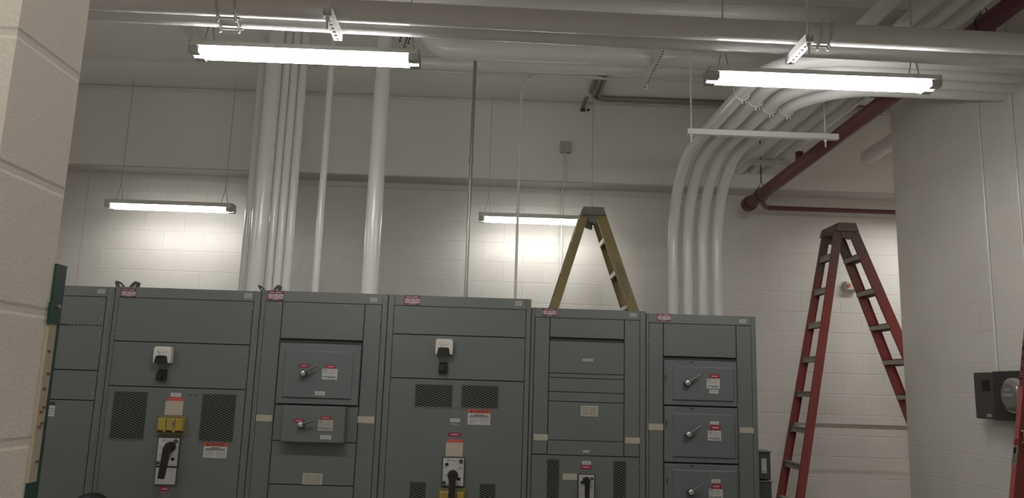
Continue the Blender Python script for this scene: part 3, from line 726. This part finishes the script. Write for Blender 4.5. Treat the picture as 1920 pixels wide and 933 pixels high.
for px, py in ((1424, 372), (1815, 72)):
    q = onY(px, py, 7.2 if px < 1500 else 4.3); tt = (q - e0).dot(-d_); q = e0 - d_ * tt
    hb = MB(); R_ = rt + .008
    hb.tube([q + Vector((math.cos(a) * R_, 0, math.sin(a) * R_)) for a in [2 * math.pi * j / 20 for j in range(20)]], .004, 8, closed=True)
    hb.tube([q + Vector((-.03, 0, R_ * .9)), q + Vector((0, 0, R_ + .07)), q + Vector((.03, 0, R_ * .9))], .004, 8)
    hb.tube([q + Vector((0, 0, R_ + .05)), (q.x, q.y, Z_CEIL)], .006, 8)
    hb.build('clevis_hanger', 'darkrod', rm)
q = onZ(1612, 205, H + 1.97); tt = (q - e0).dot(-d_); q = e0 - d_ * tt
MB().box(q.x - .16, q.x + .02, q.y - .03, q.y + .03, q.z - .02, q.z + .075).build('side_bracket', 'redpipe', rm)
# pipe stub out of the pier, far right
q0 = onY(1632, 291, 7.35)
pipe('stubby white pipe end behind the pier, beside the red branch', [(q0.x, 7.4, q0.z), (q0.x, YR + .002, q0.z)], .075, n=20)

# ------------------------------------------------------------------ risers behind the left bays
def riser(label, px, py, wpx, d, ztop, zbot, group=None, m='pipe', name='conduit_pipe', coup=()):
    a = onY(px, py, d); r = wpx / FPX * d / 2
    o = MB().tube([(a.x, d, zbot), (a.x, d, ztop)], r, 20).build(name, m); tag(o, label, 'pipe', group)
    for z in coup: MB().tube([(a.x, d, z - .025), (a.x, d, z + .025)], r * 1.3, 16).build('coupling', m, o)
    return o
zb1, zb2, zb3 = zt1 + .0006, zt2 + .0006, zt3 + .0006
G = 'bundle of white risers'
riser('white riser at the left edge of the thick bundle', 458, 530, 20, 6.35, Z_CEIL, zb1, G)
riser('widest, brightest white riser in the thick bundle of five', 478, 530, 32, 6.15, Z_CEIL, zb1, G)
riser('middle white riser of the thick bundle of five', 503, 530, 16, 6.2, Z_CEIL, zb2, G)
riser('white riser second from the right of the thick bundle', 519.5, 530, 15.6, 6.2, Z_CEIL, zb2, G)
riser('white riser at the right edge of the thick bundle', 536.5, 530, 15.6, 6.2, Z_CEIL, zb2, G)
riser('thin white riser alone between the thick bundle and the large single pipe', 591.5, 530, 13, 6.1, Z_CEIL, zb2)
riser('large single white riser standing over the bay with two lever switches', 693.5, 530, 31, 6.0, Z_CEIL, zb2)
g = riser('galvanised steel conduit rising from the top of the WARNING sign bay', 873.5, 540, 6.6, 6.0, Z_CEIL, zb3, None, 'galv', coup=(onY(884, 300, 6.0).z, onY(891, 100, 6.0).z, zb3 + .03))
# white conduit that bends along the ceiling
a = onY(966.5, 540, 6.6); hc = onY(985, 140, 6.6).z
b_ = onY(1128, 147, 6.6)
pipe('thin white conduit rising beside the low strip light and bending right under the ceiling', fillet([(a.x, 6.6, zb3), (a.x, 6.6, hc), (b_.x, 6.6, hc)], .18, 10), .0115, n=12)

# ------------------------------------------------------------------ pipes and conduits under the ceiling
def across(label, px, py, h, r, m='pipe', x0=XL, x1=XR, group=None):
    q = onZ(px, py, H + h); x1 = x1 if q.y < YR else max(x1, 5.6) if x1 == XR else x1
    return pipe(label, [(x0, q.y, H + h), (x1, q.y, H + h)], r, m, group=group, n=20 if r > .03 else 10)
GA = 'pipes across under the ceiling'
across('white pipe at the top edge, above the pair of large pipes', 1100, 12, 2.55, .062, group=GA)
def along(label, l, r, h, rad, x0, x1, drop=0, n=20):
    a, b = onZ(*l, H + h), onZ(*r, H + h); k = (b.y - a.y) / (b.x - a.x); f = lambda x: (x, a.y + k * (x - a.x), H + h)
    pts = [f(x0), f(x1)]
    if drop: pts = fillet([(x0, f(x0)[1], Z_CEIL)] + pts, drop, 8)
    return pipe(label, pts, rad, group=GA, n=n)
q = onZ(800, 90, H + 2.62)
along('thick white pipe under the ceiling just behind the pair of large pipes', (850, 92), (1250, 106), 2.62, .085, q.x, XR, .2)
q = onZ(640, 113, H + 2.70)
along('white pipe under the ceiling, between the thick one and the thin conduit', (850, 120), (1250, 133), 2.70, .055, q.x, XR)
along('thin white conduit under the ceiling, second from the back wall corner', (165, 107), (1130, 147), 2.80, .013, XL, XR, 0, 10)
q = onY(900, 189, D_UP - .02)
pipe('thin white conduit with couplings along the corner of ceiling and back wall', [(XL, D_UP - .02, q.z), (5.6, D_UP - .02, q.z)], .011, n=10,
     couplings=[(onY(x, 190, D_UP - .02) * 0 + Vector((onY(x, 190, D_UP - .02).x - .012, D_UP - .02, q.z)), Vector((onY(x, 190, D_UP - .02).x + .012, D_UP - .02, q.z))) for x in (914, 1042, 700)])
# grey bent pipe and flexible tail
hb_ = H + 2.835
for k_, lb in ((0, 'outer dark conduit of two running along the ceiling and turning right at the wall'), (1, 'inner dark conduit of two running along the ceiling and turning right at the wall')):
    p1, p2 = onZ(1125 + 12 * k_, 141, hb_), onZ(1122, 187, hb_); yy = p2.y - .045 * k_; xx = p1.x
    pipe(lb, fillet([(xx, p1.y, hb_), (xx, yy, hb_), (5.6, yy, hb_)], .14 - .045 * k_, 10), .019, 'galv', n=14, group='dark conduits at the ceiling corner')
fx = [onZ(1116, 148, H + 2.80), onZ(1112, 163, H + 2.80), onY(1106, 174, 7.4), onY(1099, 184, 7.44), onY(1096, 193, 7.46), onY(1093, 203, 7.47)]
f = tag(MB().tube(fx, .018, 12).build('flexible_conduit', 'flex'), 'short flexible conduit tail dangling beside the dark bent pipe', 'conduit')
MB().tube([fx[-1], fx[-1] + Vector((0, .01, -.03))], .025, 12).build('end_fitting', 'ink', f)
MB().tube([onY(1101, 207, 7.47), onY(1105, 205, 7.47)], .012, 8).build('loose_fitting', 'ink', f)
# slotted strut on the ceiling
hz_ = H + 2.62 - .085 - .043
c0 = onZ(1250, 84, hz_); c1 = onZ(1214, 165, hz_); c1.x = c0.x
strut('slotted strut under the thick ceiling pipe, running towards the back wall', c0, c1, None, [c1 - Vector((0, .1, 0))], 'pipe', 18)
for (a_, b_), lb in ((((342, 30), (387, 82)), 'thin conduit at the ceiling running inwards above the left near light, right one'), (((312, 30), (362, 77)), 'thin conduit at the ceiling running inwards above the left near light, left one')):
    a, b = onZ(*a_, H + 2.832), onZ(*b_, H + 2.832); pipe(lb, [(b.x, a.y, H + 2.832), (b.x, b.y, H + 2.832)], .012, n=10)
hk = thing('wire_hook', 'cluster of dark wire hooks hanging under the twin pipes by the left near light', 'hook', tuple(onY(757, 66, 4.0)))
for x0, x1, y1 in ((753, 748, 78), (764, 757, 88), (769, 764, 82)):
    a, b = onY(x0, 60, 4.0), onY(x1, y1, 4.0)
    MB().tube([a, (a + b) / 2 + Vector((.006, 0, 0)), b, b + Vector((.012, 0, .004))], .004, 6).build('hook', 'darkrod', hk)
# wall box and its conduit
b0, b1 = onY(1051, 268, D_UP), onY(1069, 288, D_UP)
jbx = thing('junction_box', 'square white junction box high on the upper back wall', 'box', ((b0.x + b1.x) / 2, D_UP, b1.z))
MB().plate(b0.x, b1.x, b1.z, b0.z, D_UP - .055, D_UP, .008).build('box', 'lamphold', jbx)
MB().plate(b0.x - .004, b1.x + .004, b1.z - .004, b0.z + .004, D_UP - .060, D_UP - .052, .003).build('cover', 'lamphold', jbx)
cxm = (b0.x + b1.x) / 2
cm = MB(); cm.tube(fillet([(cxm, D_UP - .02, b1.z), (cxm, D_UP - .02, Z_LEDGE - .03), (cxm, D_WALL - .045, Z_LEDGE - .03), (cxm, D_WALL - .045, .9)], .025, 5), .011, 10)
tag(cm.build('conduit_pipe', 'pipe'), 'thin white conduit dropping from the junction box down the back wall', 'pipe')
# hand switch on the back wall between the red ladder's legs
a0, a1 = onY(1581, 528, D_WALL), onY(1603, 546, D_WALL)
al = thing('wall_switch', 'small white wall box with red button between the red ladder legs', 'switch', ((a0.x + a1.x) / 2, D_WALL, a1.z))
MB().plate(a0.x, a1.x, a1.z, a0.z, D_WALL - .07, D_WALL, .01).build('box', 'ivory', al)
cz = (a0.z + a1.z) / 2; cxx = onY(1591, 537, D_WALL - .07).x
MB().tube([(cxx, D_WALL - .069, cz), (cxx, D_WALL - .076, cz)], .02, 18).build('red_button', 'orange', al)

# ------------------------------------------------------------------ meter on the pier
Ya, Yb = onX(1827, 740, XR - .11).y, onX(1930, 740, XR - .11).y; ym = onX(1868, 740, XR - .11).y
zt_, zb_ = onX(1868, 697, XR - .11).z, onX(1868, 786, XR - .11).z
mt = thing('meter_box', 'dark brown box with round glass meter on the right pier', 'meter', (XR - .05, (Ya + Yb) / 2, zb_))
def sidebox(y0, y1, z0, z1, x0, x1, c=.006):
    """plate facing -X"""
    m = MB().plate(y0, y1, z0, z1, x0, x1, c)
    m.v = [(b, a, c_) for a, b, c_ in m.v]; return m
sidebox(ym, Ya, zb_, zt_, XR - .11, XR).build('switch_half', 'brown', mt)
sidebox(Yb, ym, zb_ - .004, zt_ + .004, XR - .13, XR).build('meter_half', 'darkbrown', mt)
w0, w1 = onX(1841, 712, XR - .11), onX(1857, 733, XR - .11)
sidebox(w1.y, w0.y, w1.z, w0.z, XR - .113, XR - .10, .001).build('window', 'black', mt)
w0, w1 = onX(1851, 775, XR - .11), onX(1860, 782, XR - .11)
sidebox(w1.y, w0.y, w1.z, w0.z, XR - .112, XR - .10, .0005).build('label', 'nameplate', mt)
mc = onX(1901, 741, XR - .14)
gl = MB().tube([(XR - .128, mc.y, mc.z), (XR - .15, mc.y, mc.z)], .105, 32).build('meter_ring', 'alu', mt)
MB().tube([(XR - .148, mc.y, mc.z), (XR - .166, mc.y, mc.z), (XR - .174, mc.y, mc.z)], [.092, .088, .07], 32).build('meter_glass', 'glass', gl)
dl = MB(); dl.box(XR - .176, XR - .17, mc.y - .045, mc.y + .045, mc.z - .01, mc.z + .012); dl.box(XR - .176, XR - .17, mc.y - .03, mc.y + .03, mc.z + .025, mc.z + .04)
dl.build('meter_register', 'greyink', gl)
c_ = onX(1864, 694, XR - .03)
pipe('thin white conduit running up the right pier from the meter box', [(XR - .008, c_.y, zt_ - .01), (XR - .008, c_.y, Z_CEIL)], .008, n=10)
c_ = onX(1898, 300, XR - .03)
pipe('thin white conduit on the right pier, nearest the right edge', [(XR - .006, c_.y, .3), (XR - .006, c_.y, Z_CEIL)], .006, n=10)

# ------------------------------------------------------------------ step ladders
def ladder(label, base, Ht, sf, sr, wt, wb, rot, rail, cap, metal, rearm, group, spreader=True, flip=False, rw=.082, capw=.2, badge=None, badge_z=(.5, .5), smudge=None):
    t = thing('step_ladder', label, 'ladder', base, group)
    def put(mb, name, m, par=None):
        rz = Matrix.Rotation(rot, 4, 'Z'); T = Matrix.Translation(base)
        mb.v = [tuple(T @ (rz @ Vector(p))) for p in mb.v]
        return mb.build(name, m, par or t)
    xf0, xr0 = capw * .27, -capw * .27
    def F(z, s): k = 1 - z / Ht; return Vector((xf0 + sf * (Ht - z), s * (wt + (wb - wt) * k), z))
    def Rr(z, s): k = 1 - z / Ht; return Vector((xr0 - sr * (Ht - z), s * (wt * .97 + (wb * .93 - wt * .97) * k), z))
    ft, k = .028, .005
    zt = Ht - .02
    for s_ in (-1, 1):
        for fn, nm, w, sx in ((F, 'front_rail', rw, 1), (Rr, 'rear_rail', rw * .82, -1)):
            # channel: web faces outwards (+-Y), flanges point inwards
            prof = [(-w / 2, 0), (w / 2, 0), (w / 2, -ft), (w / 2 - k, -ft), (w / 2 - k, -k), (-w / 2 + k, -k), (-w / 2 + k, -ft), (-w / 2, -ft)]
            o = put(MB().beam(fn(.02, s_), fn(zt, s_), (1, 0, 0), prof, (0, -1 if flip else s_, 0)), nm, rail)
            b0 = fn(0, s_); put(MB().box(b0.x - w * .6, b0.x + w * .6, b0.y - s_ * .03 if s_ > 0 else b0.y - .006, b0.y + .006 if s_ > 0 else b0.y + .03, 0, .05), 'rubber_foot', 'black', o)
            if badge and s_ == -1 and nm == 'front_rail':
                pz = badge_z[0] * Ht; a = fn(pz, s_); dr = (fn(pz + .1, s_) - a).normalized()
                side = Vector((dr.z, 0, -dr.x)); q = MB()
                ring = [a + dr * math.cos(u) * .17 + side * math.sin(u) * .024 + Vector((0, s_ * .002, 0)) for u in [2 * math.pi * j / 28 for j in range(28)]]
                q.tube(ring, .003, 6, closed=True)
                for j in range(7):
                    c = a + dr * (-.105 + .035 * j) + Vector((0, s_ * .002, 0)); u0 = c - side * .011; u1 = c + side * .011
                    q.tube([u0 - dr * .008, u1], .003, 5); q.tube([u1, u0 + dr * .010], .003, 5)
                put(q, 'oval_badge', 'greyink', o)
            if badge and s_ == -1 and nm == 'rear_rail':
                a = fn(badge_z[1] * Ht, s_); dr = (fn(badge_z[1] * Ht + .1, s_) - a).normalized(); side = Vector((dr.z, 0, -dr.x)); q = MB()
                for j in range(6):
                    c = a + dr * (-.09 + .036 * j) + Vector((0, s_ * .002, 0)); u0 = c - side * .016; u1 = c + side * .016
                    q.tube([u0 - dr * .010, u1 - dr * .006], .0035, 5); q.tube([u1 - dr * .006, u1 + dr * .010], .0035, 5)
                put(q, 'rail_lettering', 'greyink', o)
    n = int((Ht - .26) / .3048)
    for i in range(0, n):
        z = Ht - .27 - i * .3048
        a, b = F(z, -1), F(z, 1); d = rw * .95
        m = MB(); m.box(a.x - d / 2, a.x + d / 2, a.y + .004, b.y - .004, z - .006, z); m.box(a.x - d / 2, a.x - d / 2 + .006, a.y + .004, b.y - .004, z - .045, z); m.box(a.x + d / 2 - .006, a.x + d / 2, a.y + .004, b.y - .004, z - .058, z); m.box(a.x - d / 2 + .006, a.x - d / 2 + .016, a.y + .004, b.y - .004, z - .045, z - .041)
        put(m, 'step', metal)
        a, b = Rr(z, -1), Rr(z, 1); d = rw * .55
        m = MB(); m.box(a.x - d / 2, a.x + d / 2, a.y + .004, b.y - .004, z - .004, z); m.box(a.x - d / 2 - .002, a.x - d / 2 + .004, a.y + .004, b.y - .004, z - .05, z); m.box(a.x + d / 2 - .004, a.x + d / 2, a.y + .004, b.y - .004, z - .05, z); m.box(a.x - d / 2 - .010, a.x - d / 2, a.y + .004, b.y - .004, z - .05, z - .044); m.box(a.x - d / 2 - .010, a.x - d / 2, a.y + .004, b.y - .004, z - .006, z)
        put(m, 'rear_brace', rearm)
    c = MB(); wc = wt + .035; x0, x1 = -capw * .5, capw * .5
    c.add([(x0 - .012, -wc, Ht - .075), (x1 + .02, -wc, Ht - .075), (x1 + .02, wc, Ht - .075), (x0 - .012, wc, Ht - .075),
           (x0 + .012, -wc, Ht), (x1 - .005, -wc, Ht), (x1 - .005, wc, Ht), (x0 + .012, wc, Ht)],
          [(0, 1, 5, 4), (1, 2, 6, 5), (2, 3, 7, 6), (3, 0, 4, 7), (0, 3, 2, 1), (4, 5, 6, 7)])
    put(c, 'top_cap', cap)
    hb = MB()
    for s_ in (-1, 1): hb.prism([(-.035, Ht - .13), (.03, Ht - .15), (.05, Ht - .07), (-.05, Ht - .07)], s_ * (wt + .004) - .006, s_ * (wt + .004) + .006)
    put(hb, 'hinge_plate', cap)
    if spreader:
        for s_ in (-1, 1):
            z = Ht * .44; a = F(z, s_) + Vector((0, -s_ * .034, 0)); b = Rr(z, s_) + Vector((0, -s_ * .034, 0)); mid = (a + b) / 2
            m = MB(); m.beam(a, mid + (b - a).normalized() * .06, (0, 0, 1), [(-.012, -.002), (.012, -.002), (.012, .002), (-.012, .002)])
            m.beam(mid - (b - a).normalized() * .06, b, (0, 0, 1), [(-.012, .003), (.012, .003), (.012, .007), (-.012, .007)])
            put(m, 'spreader_bar', metal)
    return t
dY = 7.19
top = onY(1110.5, 387.5, dY - .18); HtY = top.z
ladder('tall dusty yellow step ladder standing behind the switchboard', (onY(1112, 393, dY - .18).x, dY, 0), HtY, .345, .30, .15, .24, 0.0, 'fgyel', 'fgyelcap', 'alulight', 'alulight', 'step ladders', badge=True, badge_z=(.80, .90), rw=.092)
dR = 6.95
top = onY(1583, 418.5, dR - .15); HtR = top.z
ladder('red step ladder standing right of the switchboard, by the pier corner', (onY(1585, 424, dR - .15).x + .0, dR, 0), HtR, .37, .195, .15, .27, 0.0, 'fgred', 'fgredcap', 'alu', 'alu', 'step ladders', rw=.085, capw=.17)
# the ladder at the right edge of the picture
dN = 3.2
q1, q2 = onY(1921, 590, dN), onY(1897, 933, dN)
sl = (q1.x - q2.x) / (q1.z - q2.z); HtN = 2.42
cap_x = q1.x + sl * (HtN - q1.z) + .17 * .27 + .036
print('near ladder slope', sl, 'cap x', cap_x)
ln = ladder('near red step ladder with warning sticker, cut off by the right edge', (cap_x, dN - .20, 0), HtN, .30, sl, .16, .24, 0, 'fgred', 'fgredcap', 'alu', 'alu', 'step ladders', capw=.17, rw=.09, flip=True)
rail = [o for o in ln.children if o.name.startswith('rear_rail')][1]
def on_rail(px0, px1, py0, py1, name, m, par, y):
    a, b, c, d = onY(px0[0], py0, y), onY(px0[1], py0, y), onY(px1[1], py1, y), onY(px1[0], py1, y)
    return MB().prism([(d.x, d.z), (c.x, c.z), (b.x, b.z), (a.x, a.z)], y - .001, y + .001).build(name, m, par)
zk_ = onY(1903, 846, dN).z; yl = dN - .20 + .16 * .97 + (.24 * .93 - .16 * .97) * (1 - zk_ / HtN) - .004
stk = on_rail((1902, 1910.5), (1895.5, 1905.5), 822, 871, 'warning_sticker', 'white', rail, yl)
on_rail((1902, 1910.5), (1900.5, 1909), 822, 834, 'sticker_header', 'orange', stk, yl - .0012)
on_rail((1900.5, 1906), (1899.5, 1904), 838, 850, 'sticker_pictogram', 'ink', stk, yl - .0012)
for k_ in range(5):
    y0 = 853 + k_ * 3; on_rail((1898.5 - k_ * .5, 1906.5 - k_ * .5), (1898.3 - k_ * .5, 1906.3 - k_ * .5), y0, y0 + 1.4, 'sticker_lines', 'greyink', stk, yl - .0012)

lt = MB()
for k_ in range(9):
    y0 = 640 + k_ * 9.5; xa = 1917.0 - (y0 - 640) * .07; a, c = onY(xa, y0, yl), onY(xa + 7.5, y0 + 6.5, yl)
    for q in range(3):
        zz = a.z + (c.z - a.z) * (q / 2.0); lt.box(a.x, c.x, yl - .0008, yl + .002, zz - .0016, zz + .0016)
    lt.box(a.x + (.002 if k_ % 2 else .014), a.x + (.006 if k_ % 2 else .018), yl - .0008, yl + .002, c.z, a.z)
lt.build('rail_lettering', 'ink', rail)
# ------------------------------------------------------------------ light behind the viewer (corridor luminaire) and world
ld = bpy.data.lights.new('corridor_light', 'AREA'); ld.shape = 'RECTANGLE'; ld.size = .6; ld.size_y = .15; ld.energy = 20; ld.color = (1, .95, .86)
lo = bpy.data.objects.new('corridor_light', ld); COL.objects.link(lo); lo.location = (-.42, .1, 3.4)
la = bpy.data.lights.new('alcove_light', 'AREA'); la.shape = 'RECTANGLE'; la.size = 1.2; la.size_y = .12; la.energy = 11; la.color = (1, .97, .92)
lao = bpy.data.objects.new('alcove_light', la); COL.objects.link(lao); lao.location = (4.35, 7.2, 3.45)
lb = bpy.data.lights.new('left_fill_light', 'AREA'); lb.shape = 'RECTANGLE'; lb.size = 1.2; lb.size_y = .15; lb.energy = 18; lb.color = (1, .98, .94)  # unseen area light, added to lift the ambient level on the left
lbo = bpy.data.objects.new('left_fill_light', lb); COL.objects.link(lbo); lbo.location = (-3.9, 4.0, 3.4)
w = bpy.data.worlds.new('world'); SC.world = w; w.use_nodes = True
w.node_tree.nodes['Background'].inputs[0].default_value = (.5, .5, .5, 1); w.node_tree.nodes['Background'].inputs[1].default_value = .05

SC.view_settings.view_transform = 'Standard'; SC.view_settings.look = 'None'
SC.view_settings.gamma = 1; SC.view_settings.use_curve_mapping = False
SC.view_settings.exposure = 0.43
SC.cycles.use_denoising = True; SC.cycles.max_bounces = 12; SC.cycles.diffuse_bounces = 10
SC.cycles.sample_clamp_indirect = 4
